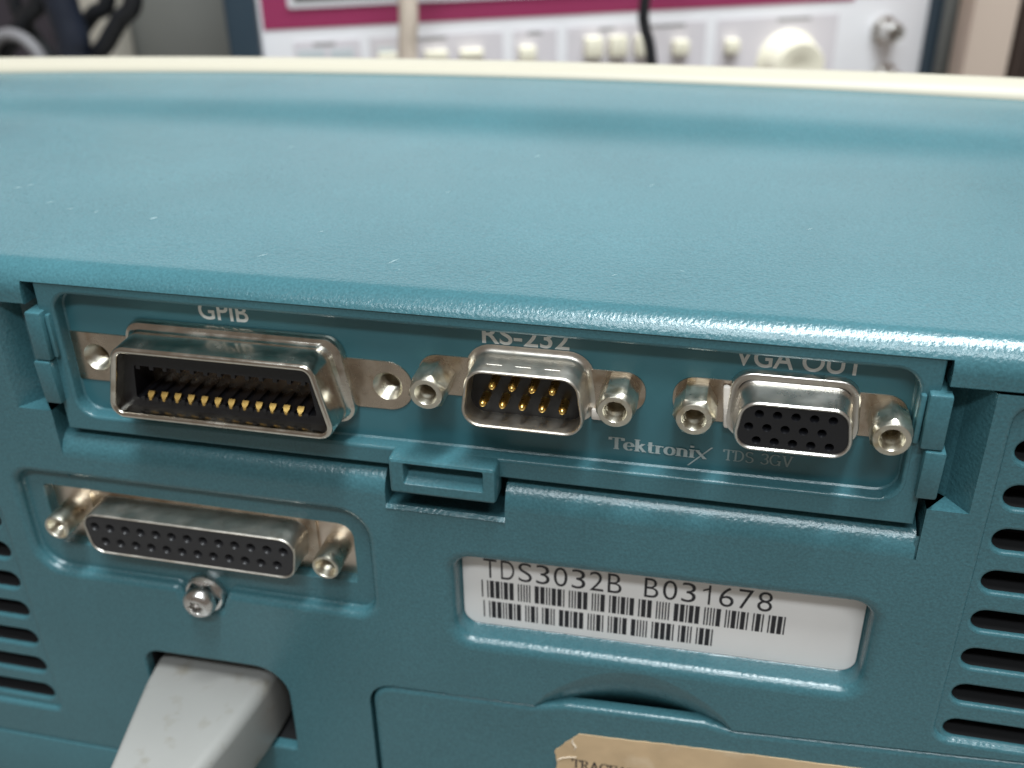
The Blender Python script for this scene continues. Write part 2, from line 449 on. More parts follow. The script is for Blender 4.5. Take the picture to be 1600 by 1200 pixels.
# the finger scoop joins the door opening: swap the straight top run for the arc
sa = scoop_arc()
dh = [q for q in door_hole if not (SC0.x-.6 < q[0] < SC1.x+.6 and q[1] > -70)]
k = max(range(len(dh)), key=lambda i: (dh[i][0] > SC1.x and dh[i][1] > -62) and -dh[i][0] or -1e9)
door_hole_scoop = dh[:k+1] + sa[::-1] + dh[k+1:]
outline = [(XL, -88.2), (-40, -88.2), (-40, BENCH+8), (XR, BENCH+8), (XR, 6.35), (VL, 6.35), (VL, -11.8), (54.2, -11.8), (54.2, ZT-RF),
           (NR, ZT-RF), (NR, NZ), (NL, NZ), (NL, ZT-RF), (OL-.1, ZT-RF), (OL-.1, -11.7), (VR, -11.7), (VR, 6.35), (XL, 6.35)]
mb = MB()
h25 = roundpoly(P25, R25, 6, 1.33); hlb = roundpoly(PLB, 3.0, 8, 2.03); hin = roundpoly(PIN, RIN, 8, .43)
hvr = roundpoly(VRP, 2.5, 6, .73); hvl = roundpoly(VLP, 1.5, 6, .73)
mb.plate(outline, [h25, hlb, hin, door_hole_scoop, hvr, hvl], YB)
# rounded shelf edge left and right of the latch
prof = [(YB + RF - RF*math.cos(math.radians(a)), ZT - RF + RF*math.sin(math.radians(a))) for a in range(0, 91, 9)] + [(30, ZT)]
for a, b in ((OL-.1, NL), (NR, 53.9)):
    mb.extrude_x(prof, [a, b])
    for x, fl in ((a, -1), (b, 1)):
        c = [(x, y, z) for y, z in prof] + [(x, 30, ZT-RF-4), (x, YB, ZT-RF-4)]
        mb.add(c, [list(range(len(c)))[::fl]])
mb.plate(rect(53.7, 54.3, -21, -16.6), [], -2.5)
# notch floor with its thin raised lip
mb.extrude_x([(YB, NZ), (YB-.25, NZ+.25), (YB+.35, NZ+.75), (YB+1.2, NZ+.25), (9, NZ+.2), (9, ZT+1)], [NL, NR])
# clip channels: triangular ledge below, sloping cheek beside it
for s, xo, xi, xa in ((1, VL, 54.2, 56.9), (-1, VR, OL-.1, -79.6)):
    zt = -11.8 if s > 0 else -11.7
    ya = .6
    mb.add([(xi, YB, zt), (xo, YB, zt), (xa, ya, zt)], [[0, 1, 2][::s]])
    mb.add([(xo, YB, zt), (xo, YB, 6.35), (xa, ya, 6.35), (xa, ya, zt)], [[0, 1, 2, 3][::s]])
    mb.add([(xa, ya, zt), (xa, ya, 6.5), (xi-.2*s, 3.0, 6.5), (xi-.2*s, 3.0, zt)], [[0, 1, 2, 3][::s]])
    mb.add([(xi, YB, zt), (xa, ya, zt), (xa, ya, zt-6), (xi, YB, zt-6)], [[0, 1, 2, 3][::s]])
    mb.add([(xi-.9*s, 3.0, 12), (xi-.9*s, 3.0, -22), (xi+.6*s, 3.0, -22), (xi+.6*s, 3.0, 12)], [[0, 1, 2, 3][::s]])
    mb.add([(xi, YB, zt), (xi, YB, zt-9), (xi, 3, zt-9), (xi, 3, zt)], [[0, 1, 2, 3][::-s]])
# recess of the 25-way socket: wall, floor with cut-out
Y25 = -1.2
mb.loft(fillet_in(P25, R25, 1.3, YB) + [at(roundpoly(P25, R25, 6, -.05), Y25-.3), at(roundpoly(P25, R25, 6, -.35), Y25)])
CUT = [(-83.0, -39.6), (-28.4, -39.6), (-28.4, -28.2), (-83.0, -27.7)]
RCUT = [2.0, .5, 2.6, .6]
mb.plate(roundpoly(P25, R25, 6, -.35), [roundpoly(CUT, RCUT, 6, .12)], Y25)
mb.loft([at(roundpoly(CUT, RCUT, 6, .12), Y25), at(roundpoly(CUT, RCUT, 6), Y25+.15), at(roundpoly(CUT, RCUT, 6, -.02), 1.4)])
# label recess
mb.loft(fillet_in(PLB, 3.0, 2.0, YB, 8, 8) + [at(roundpoly(PLB, 3.0, 8, 0), .6), at(roundpoly(PLB, 3.0, 8, -.35), 1.1)], cap=True)
# mains inlet opening
mb.loft(fillet_in(PIN, RIN, .4, YB, 8, 3) + [at(roundpoly(PIN, RIN, 8), YB+2)])
mb.loft([at(roundpoly(PIN, RIN, 8), YB+2), at(roundpoly(PIN, RIN, 8, -.1), 13)], DARK, cap=True)
# vent recesses: floor carries the slots
SL_R = [(63.3, 4.9 - 6.98*(i+1)) for i in range(8)]
SL_L = [(-92.9, -36.0 - 6.78*i) for i in range(7)]
YV = -2.2
def slot_poly(x, z, s): 
    L = 52; return rect(x, x+L, z-1.85, z+1.85) if s > 0 else rect(x-L, x, z-1.85, z+1.85)
for P, r, SL, s in ((VRP, 2.5, SL_R, 1), (VLP, 1.5, SL_L, -1)):
    mb.loft(fillet_in(P, r, .7, YB, 6, 4) + [at(roundpoly(P, r, 6, -.08), YV)])
    holes = [roundpoly(slot_poly(x, z, s), 1.83, 6, .53) for x, z in SL]
    mb.plate(roundpoly(P, r, 6, -.08), holes, YV)
# finger scoop: hollow that deepens towards the door
base = [tuple(SC0.lerp(SC1, i/scoop_n)) for i in range(scoop_n+1)]
rows = 8; V = []; F = []
for j in range(rows+1):
    t = j/rows
    for i in range(scoop_n+1):
        w = math.sin(math.pi*i/scoop_n)
        x = sa[i][0] + (base[i][0]-sa[i][0])*t; z = sa[i][1] + (base[i][1]-3.0*w-sa[i][1])*t
        V.append((x, YB + 6.0*w**.8*t**1.5, z))
for j in range(rows):
    for i in range(scoop_n):
        a = j*(scoop_n+1)+i; F.append([a, a+scoop_n+1, a+scoop_n+2, a+1])
mb.add(V, F)
# groove walls around the door
for i in range(len(door_hole)):
    a, b = door_hole[i], door_hole[(i+1) % len(door_hole)]
    mx_, mz_ = (a[0]+b[0])/2, (a[1]+b[1])/2
    if 3 < mx_ < 31 and mz_ > -66: continue
    mb.add([(a[0], YB, a[1]), (b[0], YB, b[1]), (b[0], YB+4, b[1]), (a[0], YB+4, a[1])], [[0, 1, 2, 3]])
rear = spart(mb, 'rear_panel', TEAL, angle=35)

# lower rear cover, left of the door ---------------------------------
mb = MB(); mb.rbox(XL, -40.3, YB-.15, YB+6, BENCH+8, -88.7, .6, 3)
spart(mb, 'bottom_cover', TEAL)

# vent slots ----------------------------------------------------------
def slot(name, x, z, s):
    P = slot_poly(0, 0, s); mb = MB()
    mb.loft(fillet_in(P, 1.83, .5, 0, 6, 4) + [at(roundpoly(P, 1.83, 6), .75)])
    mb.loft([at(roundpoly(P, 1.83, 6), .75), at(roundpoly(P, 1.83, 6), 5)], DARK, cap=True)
    return mb.build(name, TEALS, rear)
for SL, s in ((SL_R, 1), (SL_L, -1)):
    me = None
    for x, z in SL:
        if me is None:
            o = slot('vent_slot', x, z, s); me = o.data
        else:
            o = bpy.data.objects.new('vent_slot', me); COL.objects.link(o); o.parent = rear
        o.location = (x*MM, YV*MM, z*MM)

# battery door ---------------------------------------------------------
mb = MB()
DT = list(DOOR); rd = list(RDO)
DT[4:6] = [(33.5, -58.15), (28.5, -57.2), (6.0, -58.1), (1.0, -59.35)]; rd[4:6] = [3, 3, 3, 3]
def dl(d, y): return at(roundpoly(DT, rd, 5, d), y)
mb.loft([dl(0, YB+2.2), dl(0, YB+.75), dl(-.12, YB+.42), dl(-.35, YB+.2), dl(-.7, YB+.08), dl(-1.0, YB+.05)])
mb.plate(roundpoly(DT, rd, 5, -1.0), [], YB+.05)
door = spart(mb, 'battery_door', TEAL, angle=50)

# kraft sticker on the door ---------------------------------------------
def rag(a, b, n, amp):
    return [(a[0]+(b[0]-a[0])*i/n + random.uniform(-amp, amp)*(0 < i), a[1]+(b[1]-a[1])*i/n + random.uniform(-amp, amp)*(0 < i)) for i in range(n)]
ST = (rag((2.6, -92), (62, -87.5), 4, 0) + rag((62, -87.5), (63.0, -61.0), 8, .08) + rag((63.0, -61.0), (30, -62.6), 20, .10) +
      rag((30, -62.6), (8.6, -63.9), 16, .10) + rag((8.6, -63.9), (7.6, -65.0), 2, .05) + rag((7.6, -65.0), (4.6, -68.6), 8, .16) +
      rag((4.6, -68.6), (5.0, -71.5), 5, .15) + rag((5.0, -71.5), (2.6, -92), 8, .1))
ST = [(x, z) for x, z in ST]
mb = MB()
mb.plate(ST, [], YB-.10)
n = len(ST); mb.loft([at(ST, YB+.04), at(ST, YB-.10)])
sticker = mb.build('paper_sticker', KRAFT, door, smooth=False)
for (xa, za, xb, zb) in ((7.9, -64.6, 8.1, -66.3), (5.3, -70.5, 8.0, -69.4), (24.5, -63.2, 27.2, -63.4)):   # creased, paler torn edge
    mb = MB(); mb.rbox(xa, xb, YB-.28, YB-.08, min(za, zb), max(za, zb), 0)
mb = MB()
def crease(pts, w):
    V = []
    for i, (x, z) in enumerate(pts):
        t = w*(1 if 0 < i < len(pts)-1 else .15)
        V += [(x-t, YB-.11, z), (x+t*.1, YB-.30, z+t*.3), (x+t, YB-.11, z)]
    F = []
    for i in range(len(pts)-1):
        for k in (0, 1): F.append([3*i+k, 3*i+k+1, 3*i+k+4, 3*i+k+3])
    mb.add(V, F)
crease([(7.7, -64.9), (7.5, -66.0), (8.1, -67.0), (7.9, -67.8)], .18)
crease([(5.1, -70.6), (6.0, -70.0), (7.2, -69.5), (8.2, -69.3)], .16)
mb.build('torn_edge', material('torn_paper', (0.78, 0.68, 0.55), .8), sticker, smooth=False)
mb = MB(); serif(mb, 'TRACEABLE', 7.5, -71.95, 13.6, 2.05, YB-.12, .17, .06, tilt=.012)
mb.build('printed_text', INK, sticker, smooth=False)

# serial label -------------------------------------------------------------
mb = MB()
LB = roundpoly(PLB, 3.0, 8, -.45)
mb.plate(LB, [], .98); mb.loft([at(LB, 1.12), at(LB, .98)])
label = mb.build('serial_label', PAPER, rear, smooth=False)
TB = .0145                                    # the label's print rises slightly to the right
mb = MB()
glyph_w = {'1': .62}
for i, c in enumerate('TDS3032B B031678'):
    if c == ' ': continue
    w = 2.15*glyph_w.get(c, 1.0); x = -6.75 + i*2.822 - w/2
    if c == '1':
        zb_ = -36.75 + TB*(x+7); xc = x + w/2 + .1
        mb.add([(xc, .955, zb_), (xc+.34, .955, zb_), (xc+.34, .955, zb_+3.75), (xc, .955, zb_+3.75)], [[0, 1, 2, 3]])
        mb.add([(xc-.85, .953, zb_+2.75), (xc-.85, .953, zb_+2.45), (xc+.05, .953, zb_+2.85), (xc+.3, .953, zb_+3.74), (xc+.02, .953, zb_+3.2)], [[0, 1, 2, 3, 4]])
        continue
    g, _ = sans('x', c, x, -36.75 + TB*(x+7), w, 3.75, .955, INK, label, thick=-.006)
    mb.add(g.v, g.f)
mb.build('serial_number', INK, label, smooth=False)
C39 = {}
_bars = ['10001', '01001', '11000', '00101', '10100', '01100', '00011', '10010', '01010', '00110']
for chars, sp in (('1234567890', '0100'), ('ABCDEFGHIJ', '0010'), ('KLMNOPQRST', '0001'), ('UVWXYZ-. *', '1000')):
    for c, b in zip(chars, _bars): C39[c] = (b, sp)
def barcode(text, x, z0, z1, width):
    mb = MB(); N = len(text)*16 - 1; u = width/N; cx = x
    for c in text:
        b, sp = C39[c]
        for i in range(5):
            w = u*(3 if b[i] == '1' else 1)
            mb.add([(cx, .955, z0 + TB*(cx-x)), (cx+w, .955, z0 + TB*(cx+w-x)), (cx+w, .955, z1 + TB*(cx+w-x)), (cx, .955, z1 + TB*(cx-x))], [[0, 1, 2, 3]])
            cx += w
            cx += u*(3 if i < 4 and sp[i] == '1' else 1)
    mb.build('barcode', INK, label, smooth=False)
barcode('*30PTDS3032B*', -8.25, -40.85, -37.35, 47.15)
barcode('*SB031678*', -8.05, -44.95, -41.55, 36.5)

# 25-way socket ------------------------------------------------------------
def dpoly(cx, cz, wt, wb, h): return [(cx-wb/2, cz-h/2), (cx+wb/2, cz-h/2), (cx+wt/2, cz+h/2), (cx-wt/2, cz+h/2)]
def shell(mb, P, r, y0, yf, flare=1.0, rim=.35, inner=None, th=.45):
    """drawn metal shell: flared root, straight wall, rounded rim, inner wall back to `inner`"""
    L = []
    for j in range(6):
        t = math.pi/2*j/5
        L.append(at(roundpoly(P, r, 7, flare*(1-math.sin(t))), y0 - flare*.8*(1-math.cos(t))))
    for j in range(6):
        t = math.pi*j/5
        L.append(at(roundpoly(P, r, 7, -th/2 + th/2*math.cos(t)), yf + rim - rim*math.sin(t)))
    L.append(at(roundpoly(P, r, 7, -th), inner if inner is not None else yf+1))
    mb.loft(L)
def socket_insert(P, r, yf, holes, hr, name, m, parent):
    mb = MB(); B = roundpoly(P, r, 7, -.02)
    HL = [circle(x, z, hr*1.0, 12) for x, z in holes]
    mb.plate(B, HL, yf); mb.loft([at(B, yf+2), at(B, yf)])
    o = mb.build(name, m, parent)
    me = None
    for x, z in holes:
        if me is None:
            q = MB(); q.loft([at(circle(0, 0, hr, 12), 0), at(circle(0, 0, hr*.62, 12), .55), at(circle(0, 0, hr*.55, 12), 3)], cap=True)
            c = q.build('socket_hole', m, parent); me = c.data
        else:
            c = bpy.data.objects.new('socket_hole', me); COL.objects.link(c); c.parent = parent
        c.location = (x*MM, yf*MM, z*MM)
    return o
def standoff(name, cx, cz, y0, yt, m, parent, hexa=True, af=4.95, ph=0.0, hole=1.35):
    mb = MB(); n = 24
    q = (lambda k=0: hexloop(cx, cz, af-k, n, ph)) if hexa else (lambda k=0: circle(cx, cz, (af-k)/2, n))
    c = lambda r: circle(cx, cz, r, n)
    L = [at(q(), y0), at(q(), yt+.75), at(c(af/2*.985), yt+.42), at(c(af/2*.94), yt+.08), at(c(af/2*.89), yt), at(c(hole*1.2), yt), at(c(hole*1.13), yt+.12), at(c(hole), yt+1.1)]
    for k in range(5):                                   # thread
        L += [at(c(hole*.90), yt+1.3+.4*k), at(c(hole), yt+1.5+.4*k)]
    L += [at(c(hole*.9), yt+4.5)]
    mb.loft(L, cap=True)
    return mb.build(name, m, parent, angle=28)

BX, BZ = -55.6, -33.75
mb = MB()
PL = rect(-88, -24, -45, -24)
mb.rbox(-87, -25, 1.0, 1.8, -44, -25, 0)
spart(mb, 'connector_plate', PLATE, angle=20)
mb = MB()
FL = roundpoly(rect(BX-26.5, BX+26.5, BZ-6.1, BZ+6.1), 2.0, 5)
FLI = roundpoly(rect(BX-19.2, BX+19.2, BZ-5.2, BZ+5.2), 1.5, 5)
P = dpoly(BX, BZ, 38.2, 36.0, 8.0)
shell(mb, P, 2.6, .85, -4.9, 1.1, inner=-4.3)
mb.loft([at(roundpoly(rect(BX-20.3, BX+20.3, BZ-5.6, BZ+5.6), 2, 5), .98), at(roundpoly(rect(BX-20.3, BX+20.3, BZ-5.6, BZ+5.6), 2, 5), .5), at(roundpoly(rect(BX-19.5, BX+19.5, BZ-4.9, BZ+4.9), 2, 5), .3)], TIN, cap=True)
port25 = spart(mb, 'parallel_port', MATTE, angle=35)
holes = [(BX + (i-6)*2.77, BZ+1.42) for i in range(13)] + [(BX + (i-5.5)*2.77, BZ-1.42) for i in range(12)]
socket_insert(offset(P, -.45), 2.15, -4.72, holes, .82, 'insert', CHARCOAL, port25)
for sx, zz in ((-23.9, .1), (23.55, -.5)):
    standoff('jackscrew', BX+sx, BZ+zz, 1.1, -4.95, ZINC, port25, hexa=False, af=4.6, hole=1.45)

# torx screw ------------------------------------------------------------------
sx, sz = -56.05, -46.0
mb = MB()
mb.loft([at(circle(sx, sz, 3.55, 30), -1.3), at(circle(sx, sz, 3.6, 30), -2.2), at(circle(sx, sz, 3.3, 30), -2.75), at(hexloop(sx, sz, 5.6, 30), -2.8), at(hexloop(sx, sz, 5.6, 30), -3.4)])
prof = [(2.75, -3.3), (2.85, -3.7), (2.85, -4.3), (2.72, -4.9), (2.4, -5.4), (1.95, -5.72), (1.5, -5.85)]
L = [at(circle(sx, sz, r, 30), y) for r, y in prof]
star = lambda k: [(sx + k*(1.12 + .22*math.cos(6*2*math.pi*i/30))*math.cos(2*math.pi*i/30), sz + k*(1.12 + .22*math.cos(6*2*math.pi*i/30))*math.sin(2*math.pi*i/30)) for i in range(30)]
L += [at(star(1.03), -5.86), at(star(.96), -5.7), at(star(.9), -4.4)]
mb.loft(L, cap=True)
spart(mb, 'torx_screw', STEEL, angle=30)

# ------------------------------------------------------------------ expansion module in its bay
module = empty('expansion_module', (-10, 0, 0), label='teal plug-in module with three metal connectors, clipped into the slot under the top lip', cat='module')
def mpart(mb, name, m, parent=None, angle=32, smooth=True):
    o = mb.build(name, m, parent or module, angle, smooth)
    if parent is None: o.location.x = 10*MM
    return o
ML, MR, MZ0, MZ1 = -74.2, 53.1, -15.0, 10.6
YM = -2.3
PM = [(-71.6, -12.3), (50.5, -11.4), (50.5, 8.2), (-71.6, 8.5)]
mb = MB()
OUT = rect(ML, MR, MZ0, MZ1)
mb.plate(offset(OUT, -.25), [roundpoly(PM, 3.0, 8, .55)], YM)
mb.loft([at(OUT, 26), at(OUT, YM+.3), at(offset(OUT, -.08), YM+.08), at(offset(OUT, -.25), YM)])
mb.loft(fillet_in(PM, 3.0, .5, YM, 8, 4) + [at(roundpoly(PM, 3.0, 8), -.25), at(roundpoly(PM, 3.0, 8, -.25), 0)])
GX, GZ = -44.3, -2.75
holesG = [circle(-67.7, GZ, 2.25, 24), circle(-20.9, GZ-.05, 2.25, 24)]
mb.plate(roundpoly(PM, 3.0, 8, -.25), holesG, 0, TEALP)
face = mpart(mb, 'faceplate', TEALS)

# side clips
for s, x0, x1, dx in ((-1, -75.9, -73.2, -.35), (1, 51.6, 54.5, .75)):
    mb = MB()
    mb.rbox(x0, x1, -3.7, 2.5, -2.3, 5.7, .35, 2)
    mb.rbox(x0+dx, x1+dx*.7, -3.45, 2.5, -10.0, -2.45, .35, 2, fn=lambda c: (c.x, c.y + (-.55 if c.z > -5 and c.y < 0 else 0), c.z))
    a = (x1+.1, x1+.9) if s < 0 else (x0-.9, x0-.1)
    mb.rbox(a[0], a[1], -3.0, 0, -2.0, 5.2, .3, 2)
    mpart(mb, 'side_clip', TEALS)
# latch tab: thick frame with a sloped finger pocket
mb = MB()
X0, X1, Z0, Z1, YL = -20.0, -4.0, -17.9, -11.9, -5.2
fr = lambda d, y: at(roundpoly(rect(X0, X1, Z0, Z1), .5, 3, d), y)
hf = rect(X0+2.3, X1-1.9, Z0+2.0, Z1-.75); hb = rect(X0+2.6, X1-2.2, Z1-2.3, Z1-.95)
rl = lambda P, y, d=0: at(roundpoly(P, .25, 3, d), y)
mb.loft([fr(0, -1.5), fr(0, YL+.5), fr(-.18, YL+.16), fr(-.5, YL)])
mb.plate(roundpoly(rect(X0, X1, Z0, Z1), .5, 3, -.5), [roundpoly(hf, .25, 3, .2)], YL)
mb.loft([rl(hf, YL, .2), rl(hf, YL+.12, .06), rl(hf, YL+.35), rl(hb, YL+2.6)], cap=True)
mb.rbox(X0+.4, X1-.4, -2.6, 3, Z0+1.2, Z1-.2, .2)
mpart(mb, 'latch_tab', TEALS)

# printed names
for t, x, z, w, h in (('GPIB', -49.2, 5.35, 7.8, 3.0), ('RS-232', -6.6, 5.5, 12.2, 2.9), ('VGA OUT', 27.6, 5.55, 16.2, 2.9)):
    _, go = sans('lettering', t, x, z, w, h, -.03, WHITEPRINT, face, thick=.014)
    go()
mb = MB(); serif(mb, 'Tektronix', 11.5, -9.45, 13.6, 1.95, -.03, .22, .07)
V = [(22.5, -.05, -10.85), (22.75, -.05, -10.85), (25.9, -.05, -7.55), (25.6, -.05, -7.55)]
mb.add(V, [[0, 1, 2, 3]])
mb.build('lettering', GREYPRINT, face, smooth=False)
mb = MB(); serif(mb, 'TDS 3GV', 27.3, -9.35, 9.4, 1.75, -.03, .15, .07)
mb.build('lettering', material('worn_print_thin', (0.27, 0.36, 0.37), .55), face, smooth=False)

# ribbon contact connector (24-way)
mb = MB()
FG = [(-72.0, GZ-4.1), (-17.1, GZ-3.9), (-17.1, GZ+3.9), (-72.0, GZ+4.1)]
mb.plate(roundpoly(FG, [.2, 3.8, 3.8, .2], 10), holesG, -.18, TIN)
mb.loft([at(roundpoly(FG, [.2, 3.8, 3.8, .2], 10, .05), .02), at(roundpoly(FG, [.2, 3.8, 3.8, .2], 10), -.18)], TIN)
for H, (cx, cz) in zip(holesG, ((-67.7, GZ), (-20.9, GZ-.05))):
    L = [at(H, -.18), at(circle(cx, cz, 2.0, 24), .12)]
    for k in range(7): L += [at(circle(cx, cz, 1.72, 24), .4+.5*k), at(circle(cx, cz, 2.0, 24), .65+.5*k)]
    L += [at(circle(cx, cz, 1.2, 24), 5.0)]
    mb.loft(L, ZINC, cap=True)
GCX, GCZ = -44.2, -2.55
GCX = -44.45
PG = dpoly(GCX, GCZ, 30.7, 36.2, 11.9)
PGb = dpoly(-44.2, -2.3, 33.2, 37.6, 13.4)
RG = 2.2
# raised collar at the root, then the shell proper
mb.loft([at(roundpoly(PGb, 2.6, 7, .25), -.15), at(roundpoly(PGb, 2.6, 7, .2), -.9), at(roundpoly(PGb, 2.6, 7, 0), -1.3), at(roundpoly(PGb, 2.6, 7, -.5), -1.45)])
mb.loft([at(roundpoly(PGb, 2.6, 7, -.5), -1.45), at(roundpoly(dpoly(GCX, GCZ, 31.4, 36.6, 12.2), RG, 7, .12), -1.6), at(roundpoly(dpoly(GCX, GCZ, 30.9, 36.3, 12.0), RG, 7, 0), -2.2)])
Lr = []
for j in range(7):
    t = math.pi*j/6
    Lr.append(at(roundpoly(PG, RG, 7, -.5 + .5*math.cos(t)), -7.1 - .5*math.sin(t)))
mb.loft([at(roundpoly(dpoly(GCX, GCZ, 30.9, 36.3, 12.0), RG, 7, 0), -2.2)] + Lr + [at(roundpoly(PG, RG, 7, -1.05), -4.5)])
gp = mpart(mb, 'ribbon_connector', NICKEL, angle=38)
mb = MB()
PI_ = offset(PG, -1.0)
CAV = dpoly(GCX, GCZ-.75, 27.4, 28.6, 5.5)
IB = roundpoly(PI_, 1.3, 7)
mb.plate(IB, [roundpoly(CAV, .3, 3)], -5.2)
mb.loft([at(IB, -4), at(IB, -5.2)])
mb.loft([at(roundpoly(CAV, .3, 3), -5.2), at(roundpoly(CAV, .3, 3), 3)], cap=True)
for i in range(13):                               # ribs between the contacts
    x = GCX - .2 + (i-6)*2.16
    mb.rbox(x-.32, x+.32, -5.1, 2.5, GCZ-3.6, GCZ-3.05, 0)
    mb.rbox(x-.32, x+.32, -5.1, 2.5, GCZ+1.35, GCZ+2.05, 0)
    mb.rbox(x-.30, x+.30, -5.33, -5.0, GCZ-3.9, GCZ-3.1, 0)
mb.build('insulator', BLACK, gp)
def contact(s):
    mb = MB(); P = [(-5.25, -.1), (-4.85, .45), (-4.4, .78), (-3.9, .55), (-3.5, .1), (-3.2, -.1)]; w = .50; V = []; F = []
    for y, h in P:
        ww = w*(.35 if y < -5 else 1 if y < -4 else .22)
        V += [(-ww, y, s*h), (ww, y, s*h), (ww, y, s*(h-.3)), (-ww, y, s*(h-.3))]
    for a in range(len(P)-1):
        for i in range(4): F.append([4*a+i, 4*a+(i+1) % 4, 4*a+4+(i+1) % 4, 4*a+4+i])
    F.append([0, 1, 2, 3]); mb.add(V, F); return mb
for s, z in ((1, GCZ-3.35), (-1, GCZ+2.35)):
    me = None
    for i in range(12):
        if me is None: o = contact(s).build('contact', GOLD, gp); me = o.data
        else: o = bpy.data.objects.new('contact', me); COL.objects.link(o); o.parent = gp
        o.location = ((GCX - .2 + (i-5.5)*2.16)*MM, (0 if s > 0 else .9)*MM, z*MM)

# nine pin plug
def flange(mb, x0, x1, z, h, m):
    P = rect(x0, x1, z-h, z+h)
    mb.loft([at(roundpoly(P, h*.9, 8, .04), .02), at(roundpoly(P, h*.9, 8), -.16)], m, cap=True)
mb = MB()
flange(mb, -16.0, 16.2, -.1, 3.1, TIN)
P9 = dpoly(.1, -.15, 15.3, 17.8, 9.0)
shell(mb, P9, 2.7, -.12, -5.9, 1.1, inner=-1.9, th=.5)
for k, x in enumerate((-4.0, 0.0, 4.0)):
    mb.rbox(x-1.1, x+1.1, -3.9, -3.3, 4.25, 4.40, .05, 1)
mb.loft([at(roundpoly(P9, 2.7, 7, -.4), -1.9), at(roundpoly(P9, 2.7, 7, -1.2), -1.95)], BLACK, cap=True)
p9 = mpart(mb, 'serial_port', MATTE, angle=35)
def pin():
    mb = MB(); lathe(mb, [(.62, 0), (.62, -3.5), (.57, -4.05), (.4, -4.5), (.15, -4.72)], 0, 0, 12); return mb
me = None
for i in range(9):
    x, z = ((i-2)*2.77, -1.42) if i < 5 else ((i-5-1.5)*2.77, 1.42)
    if me is None: o = pin().build('pin', GOLD, p9, angle=50); me = o.data
    else: o = bpy.data.objects.new('pin', me); COL.objects.link(o); o.parent = p9
    o.location = ((x-.05)*MM, -.44*MM, z*MM)
mb = MB(); B9 = roundpoly(P9, 2.7, 7, -.45); mb.loft([at(B9, .2), at(B9, -2.15)], cap=True)
mb.build('insert', BLACK, p9)
standoff('jackscrew', -13.35, -.2, -.1, -5.85, ZINC, p9, ph=.25)
standoff('jackscrew', 12.75, 0, -.1, -5.85, ZINC, p9, ph=.1)
mb = MB(); mb.rbox(8.9, 10.6, -.9, -.1, -4.6, -2.9, .3, 2); mb.build('nylon_washer', NYLON, p9)

# fifteen hole socket
mb = MB()
flange(mb, 19.9, 50.2, .0, 3.2, TIN)
H0 = 35.65
PHb = dpoly(H0, .2, 15.6, 17.0, 9.4)
PH = dpoly(35.72, -.1, 13.6, 15.6, 7.3)
L = []
for j in range(5):
    t = math.pi/2*j/4; L.append(at(roundpoly(PHb, 2.6, 7, .35*math.cos(t)), -.1 - .9 - .35*math.sin(t)))
mb.loft([at(roundpoly(PHb, 2.6, 7, .35), -.05)] + L + [at(roundpoly(PHb, 2.6, 7, -.35), -1.3), at(roundpoly(PHb, 2.6, 7, -.7), -1.15)])
mb.loft([at(roundpoly(offset(PH, .35), 2.5, 7, .3), -1.0), at(roundpoly(offset(PH, .3), 2.5, 7), -1.4), at(roundpoly(PH, 2.5, 7), -5.3)]
        + [at(roundpoly(PH, 2.5, 7, -.27+.27*math.cos(math.pi*j/5)), -5.6-.3*math.sin(math.pi*j/5)) for j in range(6)] + [at(roundpoly(PH, 2.5, 7, -.55), -5.0)])
p15 = mpart(mb, 'vga_port', SATIN, angle=38)
holes = []
for r in range(3):
    for i in range(5):
        holes.append((H0 + .2 + (i-2)*2.29 + (0 if r != 1 else -1.145), (1-r)*1.98 - .25))
socket_insert(offset(PH, -.5), 2.0, -5.55, holes, .60, 'insert', BLACK, p15)
standoff('jackscrew', 23.1, .05, -.1, -5.85, ZINC, p15, ph=.0)
standoff('jackscrew', 47.75, -.05, -.1, -5.85, ZINC, p15, ph=.45)
mb = MB(); mb.rbox(26.2, 27.2, -1.3, -.2, -3.6, 2.8, .4, 2, fn=lambda c: (c.x + (.7 if c.z < 0 else 0.2), c.y, c.z)); mb.build('nylon_washer', NYLON, p15)

# ------------------------------------------------------------------ power plug
plug = empty('power_plug', (-59, 0, -72), label='light grey mains plug pushed into the inlet below the screw', cat='plug')
def ppart(mb, name, m, parent=None, angle=35):
    o = mb.build(name, m, parent or plug, angle)
    if parent is None: o.location = (59*MM, 0, 72*MM)
    return o
mb = MB()
def prect(x0, x1, z0, z1): return [(x0, z0), (x1, z0), (x1, z1), (x0, z1)]
S = [(12.5, -69.8, -47.2, -79.4, -65.0), (0, -69.8, -47.2, -79.4, -65.0), (-6, -69.0, -47.6, -79.2, -64.95), (-14, -67.3, -48.5, -78.8, -64.9),
     (-24, -65.1, -50.2, -78.2, -64.9), (-32, -63.6, -51.4, -77.6, -65.0), (-36, -62.8, -52.2, -76.9, -65.6), (-37.5, -61.8, -53.2, -75.8, -66.6)]
mb.loft([at(roundpoly(prect(x0, x1, z0, z1), [1.6, 1.6, 2.3, 1.2], 6), y) for y, x0, x1, z0, z1 in S], cap=True, cap0=True)
ppart(mb, 'plug_body', PLUGM)
mb = MB()
for k in range(7):
    y = -37.4 - k*2.6; r = 4.6 - k*.2
    lathe(mb, [(r*.8, y+.2), (r, y-.2), (r, y-1.7), (r*.8, y-2.1), (r*.78, y-2.6)], -57.5, -71.2, 20, cap=True)
ppart(mb, 'strain_relief', PLUGM)
